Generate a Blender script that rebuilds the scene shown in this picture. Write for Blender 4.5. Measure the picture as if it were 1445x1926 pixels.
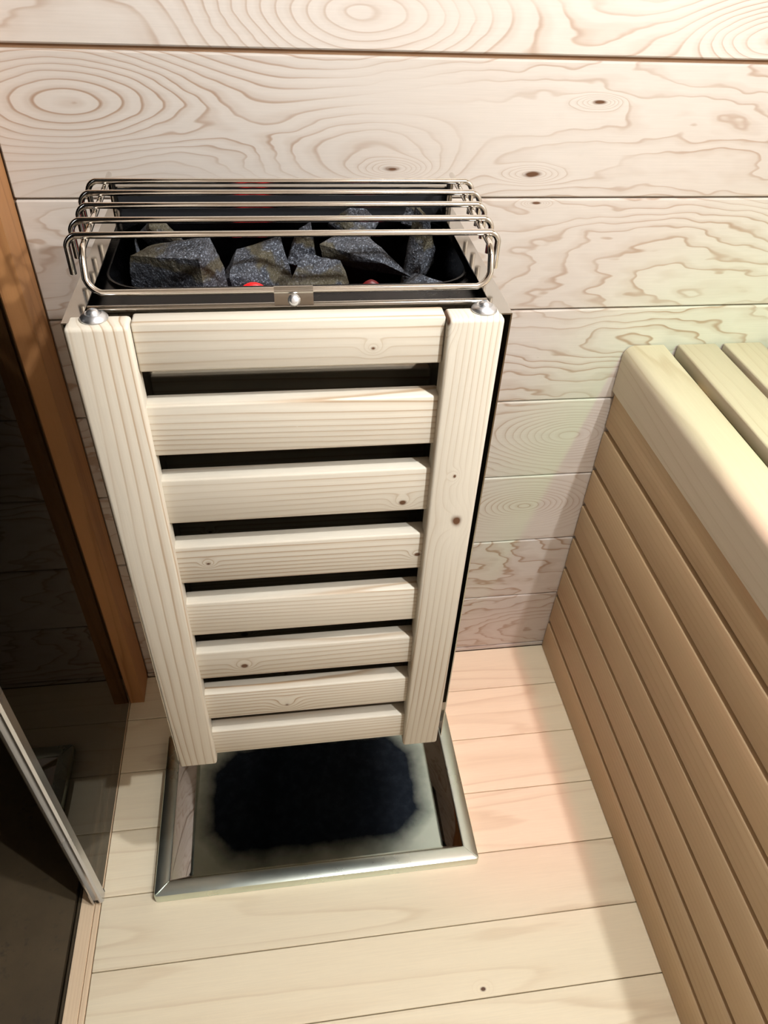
import bpy, bmesh, math, random
from mathutils import Vector, Matrix, noise

for o in list(bpy.data.objects):
    bpy.data.objects.remove(o, do_unlink=True)
scene = bpy.context.scene
COL = scene.collection
rnd = random.Random(11)

# ------------------------------------------------------------------ camera
PITCH, ROLL, YAW, FPX = 0.7200884, 0.0556388, -0.1701392, 1385.31
cd = bpy.data.cameras.new('camera')
cam = bpy.data.objects.new('camera', cd)
COL.objects.link(cam)
cd.sensor_fit = 'VERTICAL'
cd.sensor_height = 24.0
cd.lens = FPX / 1926.0 * 24.0
cd.clip_start = 0.02
_r0 = Vector((math.cos(YAW), math.sin(YAW), 0))
_f = Vector((-math.sin(YAW) * math.cos(PITCH), math.cos(YAW) * math.cos(PITCH), -math.sin(PITCH)))
_u0 = _r0.cross(_f)
_r = _r0 * math.cos(ROLL) + _u0 * math.sin(ROLL)
_u = -_r0 * math.sin(ROLL) + _u0 * math.cos(ROLL)
M = Matrix((( _r.x, _u.x, -_f.x, 0.22386), (_r.y, _u.y, -_f.y, -1.12770), (_r.z, _u.z, -_f.z, 1.48975), (0, 0, 0, 1)))
cam.matrix_world = M
scene.camera = cam

# ------------------------------------------------------------------ world, exposure
w = bpy.data.worlds.new('world')
scene.world = w
w.use_nodes = True
w.node_tree.nodes['Background'].inputs[0].default_value = (1.0, 0.86, 0.7, 1)
w.node_tree.nodes['Background'].inputs[1].default_value = 0.006
scene.view_settings.view_transform = 'Standard'
scene.view_settings.look = 'None'
scene.view_settings.exposure = 0.10
scene.view_settings.gamma = 1.0
scene.view_settings.use_curve_mapping = False

# room lamps and added colour spots: (x, y, z), power W, colour, radius of the bulb, cone, aim
LAMPS = [
    ('main',  (0.620, -0.87, 2.07), 49.0, (0.95, 0.97, 1.0), 0.020, None, None),
    ('second', (0.955, -1.35, 2.07), 68.0, (0.94, 0.97, 1.0), 0.016, None, None),
    ('red',   (0.93, -1.00, 2.07), 48.0, (1.0, 0.12, 0.10), 0.03, 22, (0.69, -0.28, 0.0)),  # unseen red spot, added for the pink patch on the floor
    ('green', (1.16, -1.45, 2.07), 60.0, (0.30, 1.0, 0.25), 0.03, 27, (1.07, -0.24, 0.857)),  # unseen green spot, added to tint the bench top
]

# ------------------------------------------------------------------ materials
def new_mat(name):
    m = bpy.data.materials.new(name)
    m.use_nodes = True
    nt = m.node_tree
    nt.nodes.clear()
    return m, nt

class NT:
    def __init__(s, nt): s.nt = nt
    def n(s, t, **k):
        x = s.nt.nodes.new(t)
        for a, v in k.items(): setattr(x, a, v)
        return x
    def put(s, sock, v):
        if hasattr(v, 'is_output') or isinstance(v, bpy.types.NodeSocket): s.nt.links.new(v, sock)
        else: sock.default_value = v
    def math(s, op, a, b=0.0, c=0.0, clamp=False):
        x = s.n('ShaderNodeMath', operation=op, use_clamp=clamp)
        s.put(x.inputs[0], a); s.put(x.inputs[1], b); s.put(x.inputs[2], c)
        return x.outputs[0]
    def mix(s, f, a, b, blend='MIX'):
        x = s.n('ShaderNodeMix', data_type='RGBA', blend_type=blend)
        s.put(x.inputs[0], f); s.put(x.inputs[6], a); s.put(x.inputs[7], b)
        return x.outputs[2]
    def comb(s, x, y, z):
        c = s.n('ShaderNodeCombineXYZ')
        s.put(c.inputs[0], x); s.put(c.inputs[1], y); s.put(c.inputs[2], z)
        return c.outputs[0]
    def noise(s, v, scale, detail=2.0, rough=0.5, dist=0.0):
        x = s.n('ShaderNodeTexNoise')
        s.put(x.inputs['Vector'], v); x.inputs['Scale'].default_value = scale
        x.inputs['Detail'].default_value = detail; x.inputs['Roughness'].default_value = rough
        x.inputs['Distortion'].default_value = dist
        return x.outputs[0]
    def ramp(s, f, pts, interp='LINEAR'):
        r = s.n('ShaderNodeValToRGB')
        r.color_ramp.interpolation = interp
        e = r.color_ramp.elements
        while len(e) < len(pts): e.new(0.5)
        for i, (p, c) in enumerate(pts):
            e[i].position = p
            e[i].color = (c, c, c, 1) if isinstance(c, (int, float)) else (*c, 1)
        s.put(r.inputs[0], f)
        return r.outputs[0]

def C(r, g, b): return (r, g, b, 1)

def wood(name, base, dark, rings=9.0, ustretch=1.3, vfreq=6.0, slope=0.0, amount=0.55, rough=0.5,
         knotcol=(0.10, 0.045, 0.02), tint=0.10, fibre=0.12, spec=0.3, warp=0.35, kx=0.75):
    """solid wood; object X runs along the grain, Z across the face. Growth rings are contours of a
    stretched field; obj['swirl_*'] = (x, z, r) bends them round a centre, obj['knot_*'] = (x, z, r) adds a dark knot"""
    m, nt = new_mat(name)
    t = NT(nt)
    out = t.n('ShaderNodeOutputMaterial'); p = t.n('ShaderNodeBsdfPrincipled')
    nt.links.new(p.outputs[0], out.inputs[0])
    tc = t.n('ShaderNodeTexCoord'); oi = t.n('ShaderNodeObjectInfo')
    sp = t.n('ShaderNodeSeparateXYZ'); nt.links.new(tc.outputs['Object'], sp.inputs[0])
    X, Y, Z = sp.outputs; R = oi.outputs['Random']
    ox = t.math('MULTIPLY_ADD', R, 61.7, X)
    oy = t.math('MULTIPLY_ADD', R, 17.3, Y)
    oz = t.math('MULTIPLY_ADD', R, 39.1, Z)
    f1 = t.noise(t.comb(t.math('MULTIPLY', ox, ustretch), t.math('MULTIPLY', oy, vfreq), t.math('MULTIPLY', oz, vfreq)), 1.0, 1.2, 0.4)
    f2 = t.noise(t.comb(t.math('MULTIPLY', ox, ustretch * 6), t.math('MULTIPLY', oy, vfreq * 5), t.math('MULTIPLY', oz, vfreq * 5)), 1.0, 2.0, 0.55)
    field = t.math('MULTIPLY_ADD', f2, warp * 0.16, f1)
    field = t.math('MULTIPLY_ADD', oz, slope, field)
    def at(nm):
        a = t.n('ShaderNodeAttribute', attribute_type='OBJECT', attribute_name=nm)
        s = t.n('ShaderNodeSeparateXYZ'); nt.links.new(a.outputs['Vector'], s.inputs[0])
        return s.outputs
    wob = t.noise(t.comb(t.math('MULTIPLY', ox, 14), oy, t.math('MULTIPLY', oz, 30)), 1.0, 2.0, 0.6)
    wob = t.math('SUBTRACT', wob, 0.5)
    def dist(u, v, r, ex):
        dx = t.math('MULTIPLY', t.math('SUBTRACT', X, u), ex); dz = t.math('SUBTRACT', Z, v)
        d = t.math('SQRT', t.math('ADD', t.math('MULTIPLY', dx, dx), t.math('MULTIPLY', dz, dz)))
        return t.math('DIVIDE', d, t.math('MAXIMUM', r, 1e-4))
    for nm in ('swirl_a', 'swirl_b'):
        u, v, r = at(nm)
        d = dist(u, v, r, 0.40)
        d = t.math('MULTIPLY_ADD', t.math('SUBTRACT', f2, 0.5), 0.45, d)
        d = t.math('MULTIPLY_ADD', t.math('SUBTRACT', f1, 0.5), 0.9, d)
        g = t.math('POWER', 2.718, t.math('MULTIPLY', t.math('MULTIPLY', d, d), -1.0))
        field = t.math('MULTIPLY_ADD', g, 0.55, field)
    kmask = None
    for nm in ('knot_a', 'knot_b', 'knot_c'):
        u, v, r = at(nm)
        d = dist(u, v, r, kx)
        g = t.math('POWER', 2.718, t.math('MULTIPLY', t.math('MULTIPLY', d, d), -0.12))
        field = t.math('MULTIPLY_ADD', g, 0.30, field)
        dk = t.math('MULTIPLY_ADD', wob, 3.2, d)
        k = t.math('SUBTRACT', 1.0, t.math('SMOOTH_MIN', t.math('MULTIPLY', dk, 0.9), 1.0, 0.4), clamp=True)
        k = t.math('MULTIPLY', k, 2.2, clamp=True)
        kmask = k if kmask is None else t.math('MAXIMUM', kmask, k)
    fr = t.math('FRACT', t.math('MULTIPLY', field, rings))
    line = t.ramp(fr, [(0.0, 0.05), (0.35, 0.0), (0.72, 0.28), (0.90, 1.0), (1.0, 0.05)], 'EASE')
    fade = t.noise(t.comb(t.math('MULTIPLY', ox, 2.3), oy, t.math('MULTIPLY', oz, 9)), 1.0, 2.0, 0.5)
    fade = t.math('MULTIPLY_ADD', t.math('SUBTRACT', fade, 0.42), 2.6, 0.45, clamp=True)
    la = t.math('MULTIPLY', t.math('MULTIPLY', line, fade), amount)
    blot = t.noise(t.comb(t.math('MULTIPLY', ox, 3.0), oy, t.math('MULTIPLY', oz, 8)), 1.0, 3.0, 0.55)
    blot = t.math('MULTIPLY_ADD', t.math('SUBTRACT', blot, 0.5), 0.5, 0.12, clamp=True)
    fib = t.noise(t.comb(t.math('MULTIPLY', ox, 14), t.math('MULTIPLY', oy, 300), t.math('MULTIPLY', oz, 420)), 1.0, 2.0, 0.6)
    fibv = t.math('MULTIPLY_ADD', t.math('SUBTRACT', fib, 0.5), fibre, 1.0)
    col = t.mix(la, C(*base), C(*dark))
    col = t.mix(blot, col, C(*[0.55 * a + 0.45 * b for a, b in zip(base, dark)]))
    col = t.mix(kmask, col, C(*knotcol))
    tv = t.math('MULTIPLY_ADD', R, tint * 2, 1.0 - tint)
    col = t.mix(1.0, col, t.comb(t.math('MULTIPLY', fibv, tv), t.math('MULTIPLY', fibv, tv), t.math('MULTIPLY', fibv, tv)), 'MULTIPLY')
    nt.links.new(col, p.inputs['Base Color'])
    p.inputs['Roughness'].default_value = rough
    p.inputs['Specular IOR Level'].default_value = spec
    b = t.n('ShaderNodeBump'); b.inputs['Strength'].default_value = 0.12; b.inputs['Distance'].default_value = 0.001
    hgt = t.math('ADD', t.math('MULTIPLY', fib, 0.6), t.math('MULTIPLY', la, -0.5))
    nt.links.new(hgt, b.inputs['Height']); nt.links.new(b.outputs[0], p.inputs['Normal'])
    return m

def metal(name, col, rough, smudge=0.0, smudge_col=(0.3, 0.3, 0.3), scale=25.0, aniso=None):
    m, nt = new_mat(name)
    t = NT(nt)
    out = t.n('ShaderNodeOutputMaterial'); p = t.n('ShaderNodeBsdfPrincipled')
    nt.links.new(p.outputs[0], out.inputs[0])
    tc = t.n('ShaderNodeTexCoord')
    mp = t.n('ShaderNodeMapping'); nt.links.new(tc.outputs['Object'], mp.inputs[0])
    if aniso: mp.inputs['Scale'].default_value = aniso
    nz = t.noise(mp.outputs[0], scale, 4.0, 0.6)
    f = t.math('MULTIPLY', t.math('MULTIPLY_ADD', t.math('SUBTRACT', nz, 0.5), 3.0, 0.5, clamp=True), smudge)
    nt.links.new(t.mix(f, C(*col), C(*smudge_col)), p.inputs['Base Color'])
    p.inputs['Metallic'].default_value = 1.0
    nt.links.new(t.math('MULTIPLY_ADD', nz, rough * 0.8, rough * 0.6), p.inputs['Roughness'])
    return m

def plain(name, col, rough, var=0.15, scale=30.0, spec=0.4):
    m, nt = new_mat(name)
    t = NT(nt)
    out = t.n('ShaderNodeOutputMaterial'); p = t.n('ShaderNodeBsdfPrincipled')
    nt.links.new(p.outputs[0], out.inputs[0])
    tc = t.n('ShaderNodeTexCoord')
    nz = t.noise(tc.outputs['Object'], scale, 3.0, 0.6)
    nt.links.new(t.mix(nz, C(*[c * (1 - var) for c in col]), C(*[c * (1 + var) for c in col])), p.inputs['Base Color'])
    p.inputs['Roughness'].default_value = rough
    p.inputs['Specular IOR Level'].default_value = spec
    return m

def stone_mat():
    m, nt = new_mat('heater_rock')
    t = NT(nt)
    out = t.n('ShaderNodeOutputMaterial'); p = t.n('ShaderNodeBsdfPrincipled')
    nt.links.new(p.outputs[0], out.inputs[0])
    tc = t.n('ShaderNodeTexCoord'); oi = t.n('ShaderNodeObjectInfo')
    v = t.n('ShaderNodeVectorMath', operation='ADD'); nt.links.new(tc.outputs['Object'], v.inputs[0])
    nt.links.new(t.comb(t.math('MULTIPLY', oi.outputs['Random'], 7.0), 0.0, 0.0), v.inputs[1])
    V = v.outputs[0]
    big = t.noise(V, 22.0, 3.0, 0.6)
    speck = t.noise(V, 480.0, 3.0, 0.75)
    base = t.mix(t.math('MULTIPLY_ADD', t.math('SUBTRACT', big, 0.5), 3.0, 0.45, clamp=True), C(0.007, 0.010, 0.017), C(0.042, 0.042, 0.047))
    sp = t.math('MULTIPLY', t.math('SUBTRACT', speck, 0.53), 6.0, clamp=True)
    base = t.mix(sp, base, C(0.27, 0.30, 0.35))
    dk = t.math('MULTIPLY', t.math('SUBTRACT', 0.46, speck), 5.0, clamp=True)
    base = t.mix(dk, base, C(0.02, 0.022, 0.026))
    # olive mineral veins: bands across the stone
    s = t.n('ShaderNodeSeparateXYZ'); nt.links.new(tc.outputs['Object'], s.inputs[0])
    band = t.math('ADD', t.math('MULTIPLY', s.outputs[2], 17.0), t.math('MULTIPLY', big, 0.9))
    band = t.math('ADD', band, t.math('MULTIPLY', s.outputs[0], 4.0))
    fr = t.math('FRACT', t.math('ADD', band, oi.outputs['Random']))
    vein = t.ramp(fr, [(0.0, 0.0), (0.34, 0.0), (0.42, 1.0), (0.60, 0.9), (0.68, 0.0), (1.0, 0.0)])
    base = t.mix(t.math('MULTIPLY', vein, t.math('MULTIPLY_ADD', speck, 0.7, 0.3)), base, C(0.060, 0.044, 0.008))
    nt.links.new(base, p.inputs['Base Color'])
    p.inputs['Roughness'].default_value = 0.75
    b = t.n('ShaderNodeBump'); b.inputs['Strength'].default_value = 1.0; b.inputs['Distance'].default_value = 0.005
    nt.links.new(t.math('ADD', t.noise(V, 130.0, 4.0, 0.7), t.math('MULTIPLY', big, 2.0)), b.inputs['Height'])
    nt.links.new(b.outputs[0], p.inputs['Normal'])
    return m

def glass_mat():
    m, nt = new_mat('tinted_glass')
    t = NT(nt)
    out = t.n('ShaderNodeOutputMaterial')
    tr = t.n('ShaderNodeBsdfTransparent'); tr.inputs[0].default_value = (0.26, 0.23, 0.20, 1)
    gl = t.n('ShaderNodeBsdfGlossy'); gl.inputs['Roughness'].default_value = 0.0
    gl.inputs[0].default_value = (0.95, 0.93, 0.88, 1)
    fr = t.n('ShaderNodeFresnel'); fr.inputs[0].default_value = 1.18
    mx = t.n('ShaderNodeMixShader')
    nt.links.new(fr.outputs[0], mx.inputs[0]); nt.links.new(tr.outputs[0], mx.inputs[1]); nt.links.new(gl.outputs[0], mx.inputs[2])
    nt.links.new(mx.outputs[0], out.inputs[0])
    return m

def emit_mat(name, col, strength, base=(0.1, 0.1, 0.1)):
    m, nt = new_mat(name)
    t = NT(nt)
    out = t.n('ShaderNodeOutputMaterial'); p = t.n('ShaderNodeBsdfPrincipled')
    nt.links.new(p.outputs[0], out.inputs[0])
    p.inputs['Base Color'].default_value = C(*base)
    p.inputs['Emission Color'].default_value = C(*col)
    p.inputs['Emission Strength'].default_value = strength
    return m

def concrete_mat():
    m, nt = new_mat('outer_floor')
    t = NT(nt)
    out = t.n('ShaderNodeOutputMaterial'); p = t.n('ShaderNodeBsdfPrincipled')
    nt.links.new(p.outputs[0], out.inputs[0])
    tc = t.n('ShaderNodeTexCoord')
    a = t.noise(tc.outputs['Object'], 6.0, 5.0, 0.65)
    b = t.noise(tc.outputs['Object'], 34.0, 4.0, 0.7)
    col = t.mix(t.math('MULTIPLY_ADD', t.math('SUBTRACT', a, 0.5), 2.5, 0.5, clamp=True), C(0.042, 0.027, 0.011), C(0.078, 0.054, 0.025))
    col = t.mix(t.math('MULTIPLY', t.math('SUBTRACT', 0.42, b), 6.0, clamp=True), col, C(0.03, 0.02, 0.012))
    nt.links.new(col, p.inputs['Base Color'])
    p.inputs['Roughness'].default_value = 0.6
    return m

W_WALL = wood('hemlock_wall', (0.54, 0.485, 0.425), (0.29, 0.17, 0.095), rings=19, ustretch=1.5, vfreq=5.5, amount=0.85, rough=0.45, tint=0.05, warp=0.9, kx=0.28)
W_FLOOR = wood('pale_floor', (0.87, 0.765, 0.56), (0.56, 0.40, 0.24), rings=9, ustretch=0.8, vfreq=9, amount=0.4, rough=0.42, tint=0.06)
W_SPRUCE = wood('spruce_slat', (0.555, 0.51, 0.42), (0.28, 0.17, 0.08), rings=9, ustretch=0.9, vfreq=9, slope=14.0, amount=0.95, rough=0.55, tint=0.05, warp=0.25)
W_BENCH = wood('bench_top_wood', (0.56, 0.475, 0.35), (0.35, 0.24, 0.14), rings=9, ustretch=0.8, vfreq=8, slope=6.0, amount=0.45, rough=0.45, tint=0.04)
W_CEDAR = wood('bench_skirt_wood', (0.54, 0.385, 0.225), (0.34, 0.205, 0.10), rings=9, ustretch=0.7, vfreq=8, slope=10.0, amount=0.4, rough=0.5, tint=0.12)
W_POST = wood('orange_post_wood', (0.42, 0.20, 0.075), (0.22, 0.09, 0.03), rings=7, ustretch=0.9, vfreq=14, slope=5.0, amount=0.7, rough=0.5, tint=0.02)
W_SILL = wood('sill_wood', (0.80, 0.62, 0.42), (0.52, 0.30, 0.15), rings=10, ustretch=1.0, vfreq=10, slope=16.0, amount=0.5, rough=0.5, tint=0.03)
STEEL = metal('polished_steel', (0.46, 0.44, 0.40), 0.10, 0.25, (0.34, 0.32, 0.29), 18.0)
STEEL_DARK = metal('dark_steel', (0.20, 0.18, 0.16), 0.16, 0.3, (0.10, 0.09, 0.08), 18.0)
MIRROR = metal('mirror_panel_steel', (0.30, 0.28, 0.25), 0.03, 0.2, (0.2, 0.19, 0.17), 18.0)
SLOPE = metal('tray_wall_steel', (0.45, 0.43, 0.41), 0.03, 0.2, (0.36, 0.34, 0.32), 9.0)
BLACK_STEEL = metal('blackened_steel', (0.012, 0.011, 0.012), 0.26, 0.3, (0.007, 0.007, 0.007), 30.0)
WIRE = metal('guard_wire_steel', (0.74, 0.71, 0.66), 0.09, 0.12, (0.5, 0.46, 0.40), 25.0)
ZINC = metal('zinc_washer', (0.72, 0.74, 0.76), 0.34, 0.2, (0.5, 0.5, 0.5), 60.0)
TRAY = metal('tray_steel', (0.70, 0.76, 0.68), 0.30, 0.35, (0.50, 0.58, 0.50), 9.0)
def pan_mat():
    m, nt = new_mat('tray_pan_steel')
    t = NT(nt)
    out = t.n('ShaderNodeOutputMaterial'); p = t.n('ShaderNodeBsdfPrincipled')
    nt.links.new(p.outputs[0], out.inputs[0])
    tc = t.n('ShaderNodeTexCoord'); s = t.n('ShaderNodeSeparateXYZ'); nt.links.new(tc.outputs['Object'], s.inputs[0])
    # dark patch in the pan colour: clipped rectangle with ragged edge
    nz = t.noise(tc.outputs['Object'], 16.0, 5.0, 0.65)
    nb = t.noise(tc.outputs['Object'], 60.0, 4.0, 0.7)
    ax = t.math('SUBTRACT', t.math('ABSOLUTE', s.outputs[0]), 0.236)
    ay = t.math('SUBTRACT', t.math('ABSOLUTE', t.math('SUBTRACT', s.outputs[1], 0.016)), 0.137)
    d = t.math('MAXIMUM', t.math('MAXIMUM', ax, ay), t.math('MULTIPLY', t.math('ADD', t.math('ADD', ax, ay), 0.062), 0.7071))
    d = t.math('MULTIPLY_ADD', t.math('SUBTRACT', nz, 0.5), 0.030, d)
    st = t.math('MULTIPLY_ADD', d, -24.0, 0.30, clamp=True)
    pan_col = t.mix(nz, C(0.45, 0.58, 0.48), C(0.72, 0.77, 0.69))
    patch_col = t.mix(t.math('MULTIPLY', t.math('SUBTRACT', nb, 0.45), 3.0, clamp=True), C(0.016, 0.022, 0.032), C(0.032, 0.043, 0.06))
    nt.links.new(t.mix(st, pan_col, patch_col), p.inputs['Base Color'])
    p.inputs['Metallic'].default_value = 1.0
    nt.links.new(t.math('MULTIPLY_ADD', nz, 0.14, 0.10), p.inputs['Roughness'])
    return m
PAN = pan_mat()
ALU = metal('edge_aluminium', (0.60, 0.62, 0.66), 0.25, 0.3, (0.45, 0.46, 0.5), 6.0)
ROCK = stone_mat()
GLASS = glass_mat()
JOINT = plain('joint_shadow_board', (0.34, 0.20, 0.11), 0.9)
DARKBACK = plain('gap_shade_black', (0.03, 0.018, 0.010), 0.9)  # near-black so the skirt gaps read as shade
RUBBER = plain('black_rubber', (0.012, 0.012, 0.012), 0.6)
CONC = concrete_mat()
SOOT = plain('matt_black_enamel', (0.010, 0.010, 0.011), 0.65, spec=0.15)
DARKWALL = plain('outer_wall_paint', (0.03, 0.022, 0.016), 0.8)
WHITEP = plain('lamp_housing', (0.75, 0.75, 0.73), 0.4)
GLOW = emit_mat('hot_element', (1.0, 0.004, 0.006), 0.9, (0.03, 0.002, 0.002))

WARM = emit_mat('warm_element', (1.0, 0.01, 0.01), 0.12, (0.03, 0.002, 0.002))

# ------------------------------------------------------------------ object helpers
def link(name, me, mat, loc=(0, 0, 0), rot=(0, 0, 0), parent=None):
    o = bpy.data.objects.new(name, me)
    COL.objects.link(o)
    if mat is not None:
        if not me.materials: me.materials.append(mat)
    o.rotation_euler = rot
    L = Vector(loc)
    if parent is not None:
        o.parent = parent
        q = parent
        while q is not None:
            L = L - q.location
            q = q.parent
    o.location = L
    return o

def tag(o, label=None, cat=None, group=None, kind=None):
    if label: o['label'] = label
    if cat: o['category'] = cat
    if group: o['group'] = group
    if kind: o['kind'] = kind
    return o

def empty(name, loc):
    o = bpy.data.objects.new(name, None)
    COL.objects.link(o)
    o.location = loc
    o.empty_display_size = 0.05
    return o

def bm_mesh(bm, smooth=None):
    bmesh.ops.recalc_face_normals(bm, faces=bm.faces)
    me = bpy.data.meshes.new('mesh')
    bm.to_mesh(me); bm.free()
    if smooth is not None:
        for p in me.polygons: p.use_smooth = True
        try: me.set_sharp_from_angle(angle=math.radians(smooth))
        except Exception: pass
    return me

def box_mesh(lx, ly, lz, bevel=0.0, seg=1):
    bm = bmesh.new()
    bmesh.ops.create_cube(bm, size=1.0)
    bmesh.ops.scale(bm, vec=(lx, ly, lz), verts=bm.verts)
    if bevel > 0:
        bmesh.ops.bevel(bm, geom=bm.edges[:], offset=bevel, segments=seg, affect='EDGES', profile=0.5)
    return bm_mesh(bm, 50 if seg > 1 else None)

def prism_mesh(pts, length, smooth=40):
    """profile pts in (y, z), extruded along x, centred"""
    bm = bmesh.new()
    a = [bm.verts.new((-length / 2, y, z)) for y, z in pts]
    b = [bm.verts.new((length / 2, y, z)) for y, z in pts]
    bm.faces.new(a); bm.faces.new(b[::-1])
    n = len(pts)
    for i in range(n):
        bm.faces.new((a[i], a[(i + 1) % n], b[(i + 1) % n], b[i]))
    return bm_mesh(bm, smooth)

def fillet(pts, r, n=6):
    out = [Vector(pts[0])]
    for i in range(1, len(pts) - 1):
        p, a, b = Vector(pts[i]), Vector(pts[i - 1]), Vector(pts[i + 1])
        d1, d2 = (a - p).normalized(), (b - p).normalized()
        ang = d1.angle(d2)
        t = min(r / math.tan(ang / 2), (a - p).length * 0.49, (b - p).length * 0.49)
        s, e = p + d1 * t, p + d2 * t
        for k in range(n + 1):
            u = k / n
            out.append((1 - u) ** 2 * s + 2 * u * (1 - u) * (p * 0.55 + (s + e) * 0.225) + u * u * e)
    out.append(Vector(pts[-1]))
    return out

def tube_mesh(path, rad, seg=12, cap=True):
    bm = bmesh.new()
    path = [Vector(p) for p in path]
    rings = []
    t0 = (path[1] - path[0]).normalized()
    nrm = t0.orthogonal().normalized()
    for i, p in enumerate(path):
        if i == 0: t = path[1] - path[0]
        elif i == len(path) - 1: t = path[-1] - path[-2]
        else: t = (path[i + 1] - path[i]).normalized() + (path[i] - path[i - 1]).normalized()
        t.normalize()
        nrm = (nrm - t * nrm.dot(t)).normalized()
        bi = t.cross(nrm)
        rings.append([bm.verts.new(p + (nrm * math.cos(2 * math.pi * k / seg) + bi * math.sin(2 * math.pi * k / seg)) * rad) for k in range(seg)])
    for a, b in zip(rings, rings[1:]):
        for k in range(seg):
            bm.faces.new((a[k], a[(k + 1) % seg], b[(k + 1) % seg], b[k]))
    if cap:
        bm.faces.new(rings[0][::-1]); bm.faces.new(rings[-1])
    return bm_mesh(bm, 50)

def lathe_mesh(prof, seg=28, smooth=40):
    bm = bmesh.new()
    rings = []
    for r, z in prof:
        if r < 1e-6: rings.append([bm.verts.new((0, 0, z))])
        else: rings.append([bm.verts.new((r * math.cos(2 * math.pi * k / seg), r * math.sin(2 * math.pi * k / seg), z)) for k in range(seg)])
    for a, b in zip(rings, rings[1:]):
        for k in range(seg):
            k2 = (k + 1) % seg
            if len(a) == 1 and len(b) == 1: continue
            if len(a) == 1: bm.faces.new((a[0], b[k], b[k2]))
            elif len(b) == 1: bm.faces.new((a[k], b[0], a[k2]))
            else: bm.faces.new((a[k], b[k], b[k2], a[k2]))
    return bm_mesh(bm, smooth)

RX = math.radians(90)
# rotations that take a plank's (X along, Y thick, Z wide) frame to where it lies
FLAT_X = (-RX, 0, 0)               # along world x, width along y, thickness along z (floor, ceiling)
FLAT_Y = (-RX, 0, RX)              # along world y, width along x
SIDE_Y = (0, 0, RX)                # along world y, width along z, thickness along x
UP_FRONT = (0, -RX, 0)             # along world z, width along x, thickness along y

def plank(name, L, T, H, loc, rot, mat, parent, bevel=0.0015, seg=1, me=None):
    return link(name, me or box_mesh(L, T, H, bevel, seg), mat, loc, rot, parent)

# ------------------------------------------------------------------ setting
X0, X1, Y0, Y1, ZC = -0.168, 1.50, 0.0, -2.60, 2.10   # glass line, bench wall, back wall, wall behind the camera, ceiling

# back wall: horizontal boards
wall = link('wall_back', box_mesh(X1 + 0.26, 0.02, ZC), JOINT, ((X1 - 0.24) / 2, 0.0185, ZC / 2))
tag(wall, 'pale wooden back wall of wide horizontal boards behind the heater', 'wall', kind='structure')
ZJ = [0.0, 0.0125, 0.1965, 0.3785, 0.5615, 0.7435, 0.9285, 1.1140, 1.2990, 1.4840, 1.6690, 1.8540, 2.0390, ZC]
SW = {7: dict(swirl_a=(-0.026, 1.238, 0.075), swirl_b=(0.36, 1.165, 0.07), knot_a=(0.404, 1.156, 0.0042), knot_b=(0.614, 1.149, 0.0042), knot_c=(0.699, 1.2476, 0.003)),
      8: dict(swirl_a=(0.345, 1.345, 0.075), swirl_b=(0.95, 1.33, 0.05)),
      6: dict(knot_a=(0.63, 1.1068, 0.002)),
      4: dict(swirl_a=(0.78, 0.66, 0.05)),
      3: dict(swirl_a=(0.72, 0.48, 0.05))}
WXC, WL = (X1 - 0.135) / 2, X1 + 0.135
for i in range(1, len(ZJ) - 1):
    a, b = ZJ[i], ZJ[i + 1]
    if b - a < 0.03: continue
    gap = 0.0012 if i != 8 else 0.0018
    gb = 0.0045 if i == 8 else gap
    zc, h = (a + gb + b - gap) / 2, b - a - gap - gb
    o = plank('wall_plank', WL, 0.008, h, (WXC, 0.004, zc), (0, 0, 0), W_WALL, wall, 0.0022)
    for k, (u, v, r) in SW.get(i, {}).items():
        o[k] = (u - WXC, v - zc, r)
o = plank('base_strip', WL, 0.008, 0.011, (WXC, 0.003, 0.006), (0, 0, 0), W_WALL, wall, 0.001)

# floor: boards parallel to the back wall
floor = link('floor', box_mesh(X1 - X0 + 0.02, 2.65, 0.02), JOINT, ((X0 + X1) / 2, Y1 / 2, -0.032))
tag(floor, 'pale wooden floor of boards running parallel to the back wall', 'floor', kind='structure')
FJ = [-0.001, -0.1180, -0.2490, -0.3770, -0.5050, -0.6315, -0.7540, -0.8800, -1.0060, -1.1320, -1.2580, -1.3840, -1.5100, -1.6360, -1.7620, -1.8880, -2.0140, -2.1400, -2.2660, -2.3920, -2.5180, -2.5990]
FXC, FL = (X0 + 0.90) / 2, 0.90 - X0
for i in range(len(FJ) - 1):
    a, b = FJ[i], FJ[i + 1]
    o = plank('floor_plank', FL, 0.02, abs(b - a) - 0.0016, (FXC, (a + b) / 2, -0.010), FLAT_X, W_FLOOR, floor, 0.0011)
    if i == 5:
        o['knot_a'] = (0.517 - FXC, -0.740 - (a + b) / 2, 0.004)

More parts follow.
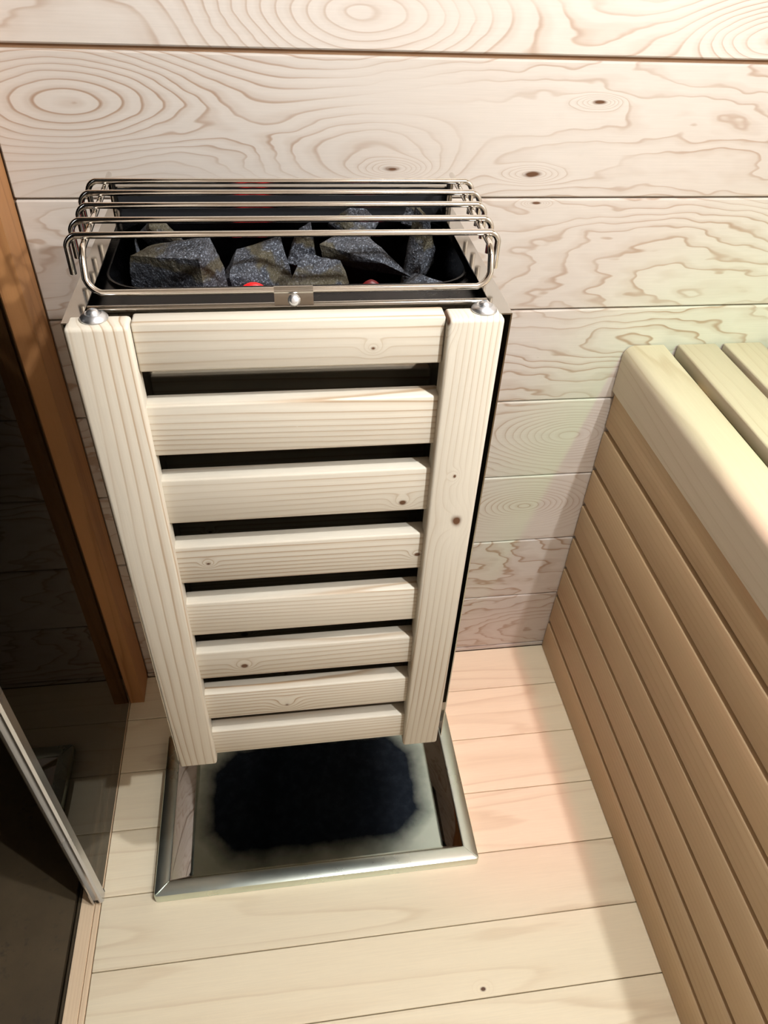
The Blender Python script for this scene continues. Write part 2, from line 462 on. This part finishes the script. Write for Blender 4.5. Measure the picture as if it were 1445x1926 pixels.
# wall behind the bench, wall behind the camera, ceiling
def simple_boards(name, label, cat, axis, pos, lo, hi, z0, z1, step=0.185):
    if axis == 'x':     # wall whose face is at x = pos
        root = link(name, box_mesh(0.02, abs(hi - lo), z1 - z0), JOINT, (pos + 0.03 * (1 if pos > 0 else -1), (lo + hi) / 2, (z0 + z1) / 2))
    else:
        root = link(name, box_mesh(abs(hi - lo), 0.02, z1 - z0), JOINT, ((lo + hi) / 2, pos - 0.03, (z0 + z1) / 2))
    tag(root, label, cat, kind='structure')
    z = z0
    me = box_mesh(abs(hi - lo), 0.018, step - 0.003, 0.002)
    while z < z1 - 0.02:
        h = min(step, z1 - z)
        m2 = me if h == step else box_mesh(abs(hi - lo), 0.018, h - 0.003, 0.002)
        if axis == 'x': plank('wall_plank', 0, 0, 0, (pos + 0.009 * (1 if pos > 0 else -1), (lo + hi) / 2, z + h / 2), SIDE_Y, W_WALL, root, me=m2)
        else: plank('wall_plank', 0, 0, 0, ((lo + hi) / 2, pos - 0.009, z + h / 2), (0, 0, 0), W_WALL, root, me=m2)
        z += step
    return root
simple_boards('wall_right', 'pale boarded side wall behind the bench', 'wall', 'x', X1, Y1, Y0, 0.0, ZC)
simple_boards('wall_front', 'pale boarded wall opposite the heater', 'wall', 'y', Y1, X0, X1, 0.0, ZC)
simple_boards('wall_left', 'short boarded wall beyond the doorway', 'wall', 'x', X0, Y1, -1.30, 0.0, ZC)
ceil = link('ceiling', box_mesh(X1 - X0, abs(Y1), 0.02), JOINT, ((X0 + X1) / 2, Y1 / 2, ZC + 0.03))
tag(ceil, 'pale boarded wooden ceiling', 'ceiling', kind='structure')
me = box_mesh(X1 - X0, 0.018, 0.182, 0.002)
for k in range(13):
    plank('ceiling_plank', 0, 0, 0, ((X0 + X1) / 2, -0.095 - k * 0.19, ZC + 0.009), FLAT_X, W_WALL, ceil, me=me)

# outside the glass
of = link('floor_outside', box_mesh(2.2, 3.4, 0.04), CONC, (-0.219 - 1.1, -1.0, -0.026))
tag(of, 'dark brown stained concrete floor outside the glass wall', 'floor', kind='structure')
ofs = link('trim_3', box_mesh(0.008, 3.4, 0.03, 0.002), CONC, (-0.2105, -1.0, -0.022))
tag(ofs, 'narrow dark strip between the sill and the outside floor', 'trim', kind='structure')
ow = link('wall_outside', box_mesh(2.2, 0.05, 2.3), DARKWALL, (-0.26 - 1.1, 0.60, 1.1))
tag(ow, 'dark wall of the unlit room outside the glass', 'wall', kind='structure')

# sill under the glass and the doorway
sill = empty('trim_1', (-0.187, -0.95, -0.01))
tag(sill, 'pale wooden sill strip along the floor edge under the glass', 'trim', kind='structure')
plank('sill_strip', 2.6, 0.03, 0.0255, (-0.1930, -1.30, -0.0145), FLAT_Y, W_SILL, sill, 0.001)
plank('sill_strip', 2.6, 0.03, 0.0098, (-0.1745, -1.30, -0.0150), FLAT_Y, W_SILL, sill, 0.001)

# corner post
cp = link('trim_2', prism_mesh([(-0.036, -0.0165), (0.036, -0.0165), (0.036, 0.0165), (-0.033, 0.0165), (-0.036, 0.0135)], ZC - 0.004), W_POST,
          (-0.1525, -0.0370, ZC / 2), (0, -RX, 0))
tag(cp, 'orange-brown wooden corner post standing at the back wall beside the heater', 'post', kind='structure')

# glass partition
win = empty('window_1', (-0.1735, -0.29, 0.004))
tag(win, 'dark tinted glass partition beside the heater reflecting the floor', 'glass wall', kind='structure')
link('pane', box_mesh(0.008, 0.428, 2.08), GLASS, (-0.1735, -0.074 - 0.214, 0.006 + 1.04), (0, 0, 0), win)
chan = [(-0.011, -0.004), (-0.011, 0.012), (-0.0075, 0.015), (-0.003, 0.0155), (0.000, 0.0135), (0.003, 0.0155), (0.0075, 0.015), (0.011, 0.012), (0.011, -0.004), (0.0072, -0.007), (0.0045, -0.007), (0.0045, -0.001), (-0.0045, -0.001), (-0.0045, -0.007), (-0.0072, -0.007)]
e = link('edge_profile', prism_mesh([(x, -y) for x, y in chan], 2.07, 25), ALU, (-0.1725, -0.513, 0.014 + 1.035), (RX, -RX, 0), win)
tag(e, 'grey metal profile on the upright edge of the glass')
link('rubber_foot', box_mesh(0.014, 0.022, 0.012, 0.002), RUBBER, (-0.1712, -0.503, 0.007), (0, 0, 0), win)

# ------------------------------------------------------------------ lamps of the room and added colour spots
NAMES = {'main': ('ceiling_lamp', 'small white round ceiling lamp in front of the heater'), 'second': ('ceiling_lamp', 'small white round ceiling lamp over the front edge of the bench'),
         'red': ('added_colour_spot', 'unseen red ceiling spot added to tint the floor'), 'green': ('added_colour_spot', 'unseen green ceiling spot added to tint the bench top')}
for key, p, watt, colr, rad, cone, aim in LAMPS:
    root = empty(NAMES[key][0], (p[0], p[1], ZC))
    tag(root, NAMES[key][1], 'lamp')
    link('housing', lathe_mesh([(0.055, 0.0), (0.055, -0.012), (0.050, -0.018), (0.040, -0.018), (0.036, -0.006), (0.0, -0.006)]), WHITEP, (p[0], p[1], ZC), (0, 0, 0), root)
    ld = bpy.data.lights.new(key + '_light', 'SPOT' if cone else 'POINT')
    ld.energy = watt; ld.color = colr; ld.shadow_soft_size = rad
    lo = bpy.data.objects.new('bulb', ld); COL.objects.link(lo)
    lo.parent = root; lo.location = Vector(p) - Vector(root.location)
    if cone:
        ld.spot_size = math.radians(cone); ld.spot_blend = 1.0
        lo.rotation_euler = (Vector(aim) - Vector(p)).to_track_quat('-Z', 'Y').to_euler()

# ------------------------------------------------------------------ bench
bench = empty('sauna_bench', (1.17, -0.9, 0.0))
tag(bench, 'slatted wooden bench with thick rounded nose board along the right side', 'bench')
BY0, BY1 = -0.0035, -1.70
BL, BC = BY0 - BY1, (BY0 + BY1) / 2
XS = 0.8465
for k in range(8):
    z0, z1 = k * 0.0965 + (0.001 if k == 0 else 0.0060), (k + 1) * 0.0965 - 0.0060
    if k == 7: z1 = 0.764
    plank('skirt_slat', BL, 0.030, z1 - z0, (XS + 0.015, BC, (z0 + z1) / 2), SIDE_Y, W_CEDAR, bench, 0.0026, 2)
link('gap_shade_sheet', box_mesh(0.012, BL, 0.75), DARKBACK, (XS + 0.050, BC, 0.377), (0, 0, 0), bench)  # dark sheet added behind the slats to keep light out of the gaps
# nose board, front upper edge rounded
def rounded(x0, x1, z0, z1, r, rs=0.003):
    pts = [(x0, z0), (x1, z0)]
    for k in range(4):
        a = math.pi / 2 * k / 3
        pts.append((x1 - rs + rs * math.cos(a), z1 - rs + rs * math.sin(a)))
    for k in range(9):
        a = math.pi / 2 + math.pi / 2 * k / 8
        pts.append((x0 + r + r * math.cos(a), z1 - r + r * math.sin(a)))
    return pts
prof = rounded(-0.038, 0.038, -0.047, 0.047, 0.020)
# along world y: local x -> y, so local y -> -x
nose = link('nose_board', prism_mesh([(-x, z) for x, z in prof], BL), W_BENCH, (0.8790, BC, 0.8095), SIDE_Y, bench)
me = box_mesh(BL, 0.026, 0.074, 0.003, 2)
for k, xc in enumerate((0.979, 1.069, 1.164, 1.259, 1.354, 1.449)):
    plank('top_slat', 0, 0, 0, (xc, BC, 0.844), FLAT_Y, W_BENCH, bench, me=me)
for yy in (-0.12, -0.85, -1.58):
    link('cross_bearer', box_mesh(0.56, 0.045, 0.066, 0.002), W_CEDAR, (1.205, yy, 0.797), (0, 0, 0), bench)
    link('leg', box_mesh(0.045, 0.045, 0.762, 0.002), W_CEDAR, (1.44, yy, 0.3815), (0, 0, 0), bench)

# ------------------------------------------------------------------ heater
HX0, HX1 = 0.033, 0.446
HC = (HX0 + HX1) / 2
YF, YB, ZT, ZB = -0.5092, -0.210, 1.1735, 0.4405
heater = empty('sauna_heater', (HC, -0.35, ZB))
tag(heater, 'wall-hung steel sauna heater with slatted wooden front and wire guard', 'sauna heater')
# steel casing
for s in (-1, 1):
    xo = HX0 if s < 0 else HX1
    pts = [(0, 0), (0, ZT - ZB), (-s * 0.0165, ZT - ZB), (-s * 0.0165, ZT - ZB - 0.0015), (-s * 0.0015, ZT - ZB - 0.0015), (-s * 0.0015, 0)]
    bm = bmesh.new()
    ya, yb = -0.4975, YB
    A = [bm.verts.new((x, ya, z)) for x, z in pts]; B = [bm.verts.new((x, yb, z)) for x, z in pts]
    bm.faces.new(A); bm.faces.new(B[::-1])
    for i in range(6): bm.faces.new((A[i], A[(i + 1) % 6], B[(i + 1) % 6], B[i]))
    link('side_panel', bm_mesh(bm), STEEL, (xo, 0, ZB), (0, 0, 0), heater)
link('front_panel', box_mesh(HX1 - HX0 - 0.006, 0.002, ZT - ZB - 0.045), MIRROR, (HC, -0.460, (ZT + ZB) / 2 + 0.015), (0, 0, 0), heater)
link('front_lip', tube_mesh([(HX0 + 0.0175, -0.466, ZT - 0.003), (HX1 - 0.0175, -0.466, ZT - 0.003)], 0.0038), STEEL, (0, 0, 0), (0, 0, 0), heater)
# rear plate, higher than the casing, with folded top edge and side returns
link('back_panel', box_mesh(0.392, 0.0015, 1.197 - ZB), SOOT, (0.2400, YB - 0.001, (1.197 + ZB) / 2), (0, 0, 0), heater)
link('back_top_fold', box_mesh(0.396, 0.013, 0.002, 0.0006), STEEL, (0.2400, YB + 0.004, 1.198), (0, 0, 0), heater)
for s in (-1, 1):
    link('back_side_fold', box_mesh(0.0015, 0.012, 0.023), STEEL, (0.24 + s * 0.1965, YB - 0.006, 1.1855), (0, 0, 0), heater)
# stone tub
def rrect(x0, x1, y0, y1, r, n=7):
    pts = []
    for cx, cy, a0 in ((x1 - r, y1 - r, 0), (x0 + r, y1 - r, 90), (x0 + r, y0 + r, 180), (x1 - r, y0 + r, 270)):
        for k in range(n + 1):
            a = math.radians(a0 + 90 * k / n)
            pts.append((cx + r * math.cos(a), cy + r * math.sin(a)))
    return pts
bm = bmesh.new()
lay = [(rrect(HX0 + 0.003, HX1 - 0.003, -0.462, YB - 0.003, 0.001), 1.1605),
       (rrect(0.051, 0.431, -0.409, -0.2225, 0.044), 1.1605),
       (rrect(0.052, 0.430, -0.408, -0.2235, 0.043), 1.1640),
       (rrect(0.054, 0.428, -0.406, -0.2245, 0.042), 1.1640),
       (rrect(0.057, 0.425, -0.402, -0.2255, 0.040), 1.1500),
       (rrect(0.062, 0.420, -0.396, -0.2300, 0.036), 1.0400),
       (rrect(0.064, 0.418, -0.394, -0.2320, 0.034), 1.0380)]
rings = [[bm.verts.new((x, y, z)) for x, y in pts] for pts, z in lay]
for a, b in zip(rings, rings[1:]):
    n = len(a)
    for k in range(n): bm.faces.new((a[k], a[(k + 1) % n], b[(k + 1) % n], b[k]))
bm.faces.new(rings[-1])
link('stone_tub', bm_mesh(bm, 40), BLACK_STEEL, (0, 0, 0), (0, 0, 0), heater)
# underside with clipped corners
bm = bmesh.new()
c = 0.05
pts = [(HX0 + c, -0.462), (HX1 - c, -0.462), (HX1 - 0.004, -0.462 + c), (HX1 - 0.004, YB - 0.004), (HX0 + 0.004, YB - 0.004), (HX0 + 0.004, -0.462 + c)]
A = [bm.verts.new((x, y, 0.470)) for x, y in pts]; B = [bm.verts.new((x, y, 0.474)) for x, y in pts]
bm.faces.new(A); bm.faces.new(B[::-1])
for i in range(6): bm.faces.new((A[i], A[(i + 1) % 6], B[(i + 1) % 6], B[i]))
link('bottom_plate', bm_mesh(bm), BLACK_STEEL, (0, 0, 0), (0, 0, 0), heater)
# wall brackets
for xx in (0.10, 0.38):
    link('wall_bracket', box_mesh(0.03, abs(YB) - 0.002, 0.05, 0.002), STEEL_DARK, (xx, YB / 2 + 0.001, 1.02), (0, 0, 0), heater)
    link('wall_bracket', box_mesh(0.03, abs(YB) - 0.002, 0.05, 0.002), STEEL_DARK, (xx, YB / 2 + 0.001, 0.60), (0, 0, 0), heater)

# wooden front: two posts and eight rails
PT = 0.026
for nm, xa, xb in (('l', 0.0363, 0.0918), ('r', 0.3815, 0.4363)):
    o = link('post', box_mesh(ZT + 0.0005 - ZB, PT, xb - xa, 0.004, 3), W_SPRUCE, ((xa + xb) / 2, YF + PT / 2, (ZT + ZB) / 2), UP_FRONT, heater)
    if nm == 'r':
        # local x = world z, local z = -world x
        o['knot_a'] = (0.9182 - (ZT + ZB) / 2, -(0.4165 - (xa + xb) / 2), 0.0068)
        o['knot_b'] = (0.986 - (ZT + ZB) / 2, -(0.407 - (xa + xb) / 2), 0.0022)
        o['knot_c'] = (1.172 - (ZT + ZB) / 2, -(0.379 - (xa + xb) / 2), 0.004)
SF, ST = -0.4995, 0.022
SZ = [(1.1225, 1.1725)] + [(1.0245, 1.0850), (0.9305, 0.9920), (0.8340, 0.8935), (0.7365, 0.7975), (0.6440, 0.7000), (0.5480, 0.6080), (0.4545, 0.5140)]
SK = {0: dict(knot_a=(0.3124, 1.1411, 0.0024)), 2: dict(knot_a=(0.3525, 0.9432, 0.0034)), 3: dict(knot_a=(0.376, 0.858, 0.0028), knot_b=(0.1261, 0.865, 0.002)),
      5: dict(knot_a=(0.1517, 0.6658, 0.0035)), 6: dict(knot_a=(0.2046, 0.5665, 0.0050))}
for i, (za, zb) in enumerate(SZ):
    # rails stop behind the posts in shallow housings
    xa, xb = (0.0655, 0.4150) if i == 0 else (0.0895, 0.3838)
    yc = SF + ST / 2
    L = xb - xa
    if i == 0:
        xa, xb = 0.0922, 0.3811; L = xb - xa
    o = link('rail', box_mesh(L, ST, zb - za, 0.0022, 2), W_SPRUCE, ((xa + xb) / 2, yc, (za + zb) / 2), (0, 0, 0), heater)
    for k, (u, v, r) in SK.get(i, {}).items():
        o[k] = (u - (xa + xb) / 2, v - (za + zb) / 2, r)
# dome washers with screws on the post tops
for xx in (0.0605, 0.4195):
    wsh = link('washer', lathe_mesh([(0.0, 0.0), (0.0125, 0.0), (0.0125, 0.001), (0.0105, 0.0035), (0.0075, 0.0052), (0.0068, 0.0048), (0.0, 0.0048)]), ZINC,
               (xx, -0.4905, ZT + 0.0008), (0, 0, 0), heater)
    sc = link('screw_head', lathe_mesh([(0.0, 0.0), (0.0058, 0.0), (0.0055, 0.0018), (0.0035, 0.0036), (0.0018, 0.0041), (0.0016, 0.0022), (0.0, 0.0022)], 20), ZINC,
              (xx, -0.4905, ZT + 0.0056), (0, 0, 0), wsh)

# wire guard
WR = 0.0031
RXL, RXR, RZ = 0.0530, 0.4300, 1.2195
path = fillet([(RXL - 0.0105, -0.213, RZ - 0.0070), (RXL - 0.005, -0.262, RZ), (RXL, -0.452, RZ), (RXL + 0.001, -0.467, 1.1870), (RXR - 0.001, -0.467, 1.1870), (RXR, -0.452, RZ), (RXR + 0.005, -0.262, RZ), (RXR + 0.0105, -0.213, RZ - 0.0070)], 0.013)
link('guard_frame', tube_mesh(path, WR), WIRE, (0, 0, 0), (0, 0, 0), heater)
for yy, xa, xb in ((-0.2775, 0.0310, 0.4505), (-0.3150, 0.0300, 0.4505), (-0.3520, 0.0335, 0.4475), (-0.3920, 0.0335, 0.4450), (-0.4295, 0.0360, 0.4425)):
    z = RZ + 2 * WR - 0.0003
    path = fillet([(xa, yy, z - 0.036), (xa, yy, z), (xb, yy, z), (xb, yy, z - 0.036)], 0.009)
    link('guard_bar', tube_mesh(path, WR), WIRE, (0, 0, 0), (0, 0, 0), heater)
for xx in (RXL - 0.009, RXR + 0.009):
    link('guard_post', tube_mesh([(xx, -0.2165, 1.150), (xx, -0.2165, 1.2065)], 0.0042), STEEL_DARK, (0, 0, 0), (0, 0, 0), heater)
# clip holding the front wire
bm = bmesh.new()
cy, cz, r = -0.467, 1.1870, WR + 0.0008
pr = []
for k in range(9):
    a = math.radians(-30 + 240 * k / 8)
    pr.append((cy + r * math.cos(a), cz + r * math.sin(a)))
pr += [(cy - 0.0055, cz - 0.005), (cy - 0.0085, cz - 0.0115), (cy - 0.0075, cz - 0.012), (cy - 0.0035, cz - 0.006)]
clip = link('clip', prism_mesh(pr, 0.0365, 40), STEEL, (0.2395, 0, 0), (0, 0, 0), heater)
bt = link('bolt_head', lathe_mesh([(0.0, 0.0), (0.006, 0.0), (0.0057, 0.002), (0.004, 0.0038), (0.002, 0.0044), (0.0, 0.0044)], 20), ZINC, (0.2395, cy - 0.0062, cz - 0.0075), (math.radians(62), 0, 0), clip)
# heating elements between the stones
for xa, xb, yy, zt, m_ in ((0.187, 0.213, -0.381, 1.1520, GLOW), (0.3205, 0.3360, -0.352, 1.1400, WARM)):
    path = fillet([(xa, yy, 1.041), (xa, yy, zt), (xb, yy, zt), (xb, yy, 1.041)], 0.011)
    e = link('heating_element', tube_mesh(path, 0.0045), m_, (0, 0, 0), (0, 0, 0), heater)
    tag(e, 'glowing red heating element' if m_ is GLOW else 'dull red heating element')

# ------------------------------------------------------------------ stones
def stone_mesh(dims, seed, pts=13, flat=0.6):
    r = random.Random(seed)
    bm = bmesh.new()
    n = 0
    while n < pts:
        v = Vector((r.uniform(-1, 1), r.uniform(-1, 1), r.uniform(-1, 1)))
        if 0.72 < v.length < 1.08:
            bm.verts.new((v.x * dims[0] / 2, v.y * dims[1] / 2, v.z * dims[2] / 2)); n += 1
    h = bmesh.ops.convex_hull(bm, input=bm.verts)
    bmesh.ops.delete(bm, geom=[g for g in h['geom_interior'] if isinstance(g, bmesh.types.BMVert)], context='VERTS')
    bmesh.ops.dissolve_limit(bm, angle_limit=math.radians(12), verts=bm.verts, edges=bm.edges)
    bmesh.ops.triangulate(bm, faces=bm.faces)
    for _ in range(3):
        ls = [e for e in bm.edges if e.calc_length() > 0.006]
        if not ls: break
        bmesh.ops.subdivide_edges(bm, edges=ls, cuts=1)
        bmesh.ops.triangulate(bm, faces=bm.faces)
    # fit exactly to the wanted size
    for ax in range(3):
        lo = min(v.co[ax] for v in bm.verts); hi = max(v.co[ax] for v in bm.verts)
        s = dims[ax] / (hi - lo)
        for v in bm.verts: v.co[ax] = (v.co[ax] - (lo + hi) / 2) * s
    off = Vector((seed * 3.7, seed * 1.3, 0))
    for v in bm.verts:
        d = noise.noise(v.co * 60 + off) * 0.0016 + noise.noise(v.co * 190 + off) * 0.0010
        v.co += v.co.normalized() * d
    return bm_mesh(bm, 35)
STONES = [
    # centre, size, rotation (deg), seed, label
    ((0.119, -0.326, 1.122), (0.104, 0.080, 0.115), (0, -10, 8), 3, 'largest blue-grey sauna stone with an olive band at front left of the heater'),
    ((0.203, -0.296, 1.122), (0.076, 0.076, 0.104), (-10, 30, -10), 8, 'grey sauna stone with rusty streaks leaning right of the largest stone'),
    ((0.266, -0.341, 1.117), (0.086, 0.066, 0.094), (0, -18, 10), 5, 'rounded streaked dark sauna stone just behind the guard clip'),
    ((0.332, -0.298, 1.150), (0.118, 0.046, 0.046), (-15, 20, -6), 12, 'long thin grey sauna stone slanting down to the right'),
    ((0.383, -0.356, 1.119), (0.078, 0.056, 0.066), (0, -16, 6), 7, 'small flat sauna stone with mossy top in the front right tub corner'),
    ((0.398, -0.264, 1.135), (0.036, 0.062, 0.112), (0, 9, -10), 21, 'dark upright sauna stone against the right end of the tub'),
    ((0.102, -0.258, 1.157), (0.066, 0.046, 0.054), (0, 0, 0), 17, 'small pale grey sauna stone in the back left tub corner'),
    ((0.0715, -0.284, 1.114), (0.016, 0.036, 0.098), (0, 2, 10), 23, 'narrow upright speckled sauna stone at the left end of the tub'),
    ((0.264, -0.264, 1.142), (0.046, 0.044, 0.072), (0, 20, 0), 31, 'small sauna stone with an olive underside in the middle of the heap'),
    ((0.318, -0.246, 1.160), (0.058, 0.034, 0.050), (0, 4, 0), 37, 'small blue-grey sauna stone at the back centre of the tub'),
    ((0.396, -0.240, 1.172), (0.040, 0.022, 0.028), (0, 24, 0), 44, 'small dark sauna stone topmost at the back right of the tub'),
    ((0.352, -0.322, 1.068), (0.050, 0.046, 0.044), (0, 10, 40), 51, 'dark sauna stone lying deep in the shadowed gap on the tub floor'),
]
for c_, d_, r_, s_, lab in STONES:
    o = link('sauna_stone', stone_mesh(d_, s_), ROCK, c_, tuple(math.radians(a) for a in r_))
    tag(o, lab, 'stone', 'stones heaped in the heater')

# ------------------------------------------------------------------ drip tray
TX0, TX1, TY0, TY1 = -0.0690, 0.5575, -0.5255, -0.1800
tray = empty('drip_tray', ((TX0 + TX1) / 2, (TY0 + TY1) / 2, 0.0))
tag(tray, 'shallow polished steel drip tray on the floor under the heater', 'tray')
def ringed(layers, cap=False, smooth=35):
    bm = bmesh.new()
    rg = [[bm.verts.new((x, y, z)) for x, y in pts] for pts, z in layers]
    for a, b in zip(rg, rg[1:]):
        n = len(a)
        for k in range(n): bm.faces.new((a[k], a[(k + 1) % n], b[(k + 1) % n], b[k]))
    if cap: bm.faces.new(rg[-1])
    return bm_mesh(bm, smooth)
def tr(ix, iy, r): return rrect(TX0 + ix, TX1 - ix, TY0 + iy, TY1 - iy, r, 4)
RW = 0.0275
link('rim', ringed([(tr(0, 0, 0.006), 0.0005), (tr(0, 0, 0.006), 0.019), (tr(0.0015, 0.0015, 0.006), 0.0225), (tr(0.005, 0.005, 0.005), 0.0235),
                    (tr(RW - 0.003, RW - 0.003, 0.003), 0.0255), (tr(RW, RW, 0.002), 0.0245), (tr(RW + 0.0005, RW + 0.0005, 0.002), 0.020)]), TRAY, (0, 0, 0), (0, 0, 0), tray)
# built about the tray centre so that the dark patch sits in object space
TX0, TX1, TY0, TY1 = TX0 - tray.location.x, TX1 - tray.location.x, TY0 - tray.location.y, TY1 - tray.location.y
link('pan_wall', ringed([(tr(RW + 0.0005, RW + 0.0005, 0.002), 0.021), (tr(RW + 0.004, RW + 0.002, 0.002), 0.018), (tr(RW + 0.036, RW + 0.010, 0.004), 0.0050)]), SLOPE, tuple(tray.location), (0, 0, 0), tray)
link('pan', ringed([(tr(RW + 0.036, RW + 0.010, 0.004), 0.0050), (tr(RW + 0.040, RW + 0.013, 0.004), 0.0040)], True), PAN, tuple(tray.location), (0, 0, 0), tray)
TX0, TX1, TY0, TY1 = TX0 + tray.location.x, TX1 + tray.location.x, TY0 + tray.location.y, TY1 + tray.location.y
# folded corner laps of the rim
for sx, sy in ((0, 0), (1, 0), (0, 1), (1, 1)):
    cx = TX0 + 0.015 if sx == 0 else TX1 - 0.015
    cy_ = TY0 + 0.015 if sy == 0 else TY1 - 0.015
    ang = math.radians(45 if sx == sy else -45)
    link('corner_seam', box_mesh(0.033, 0.0012, 0.0012), TRAY, (cx, cy_, 0.0252), (0, 0, ang), tray)
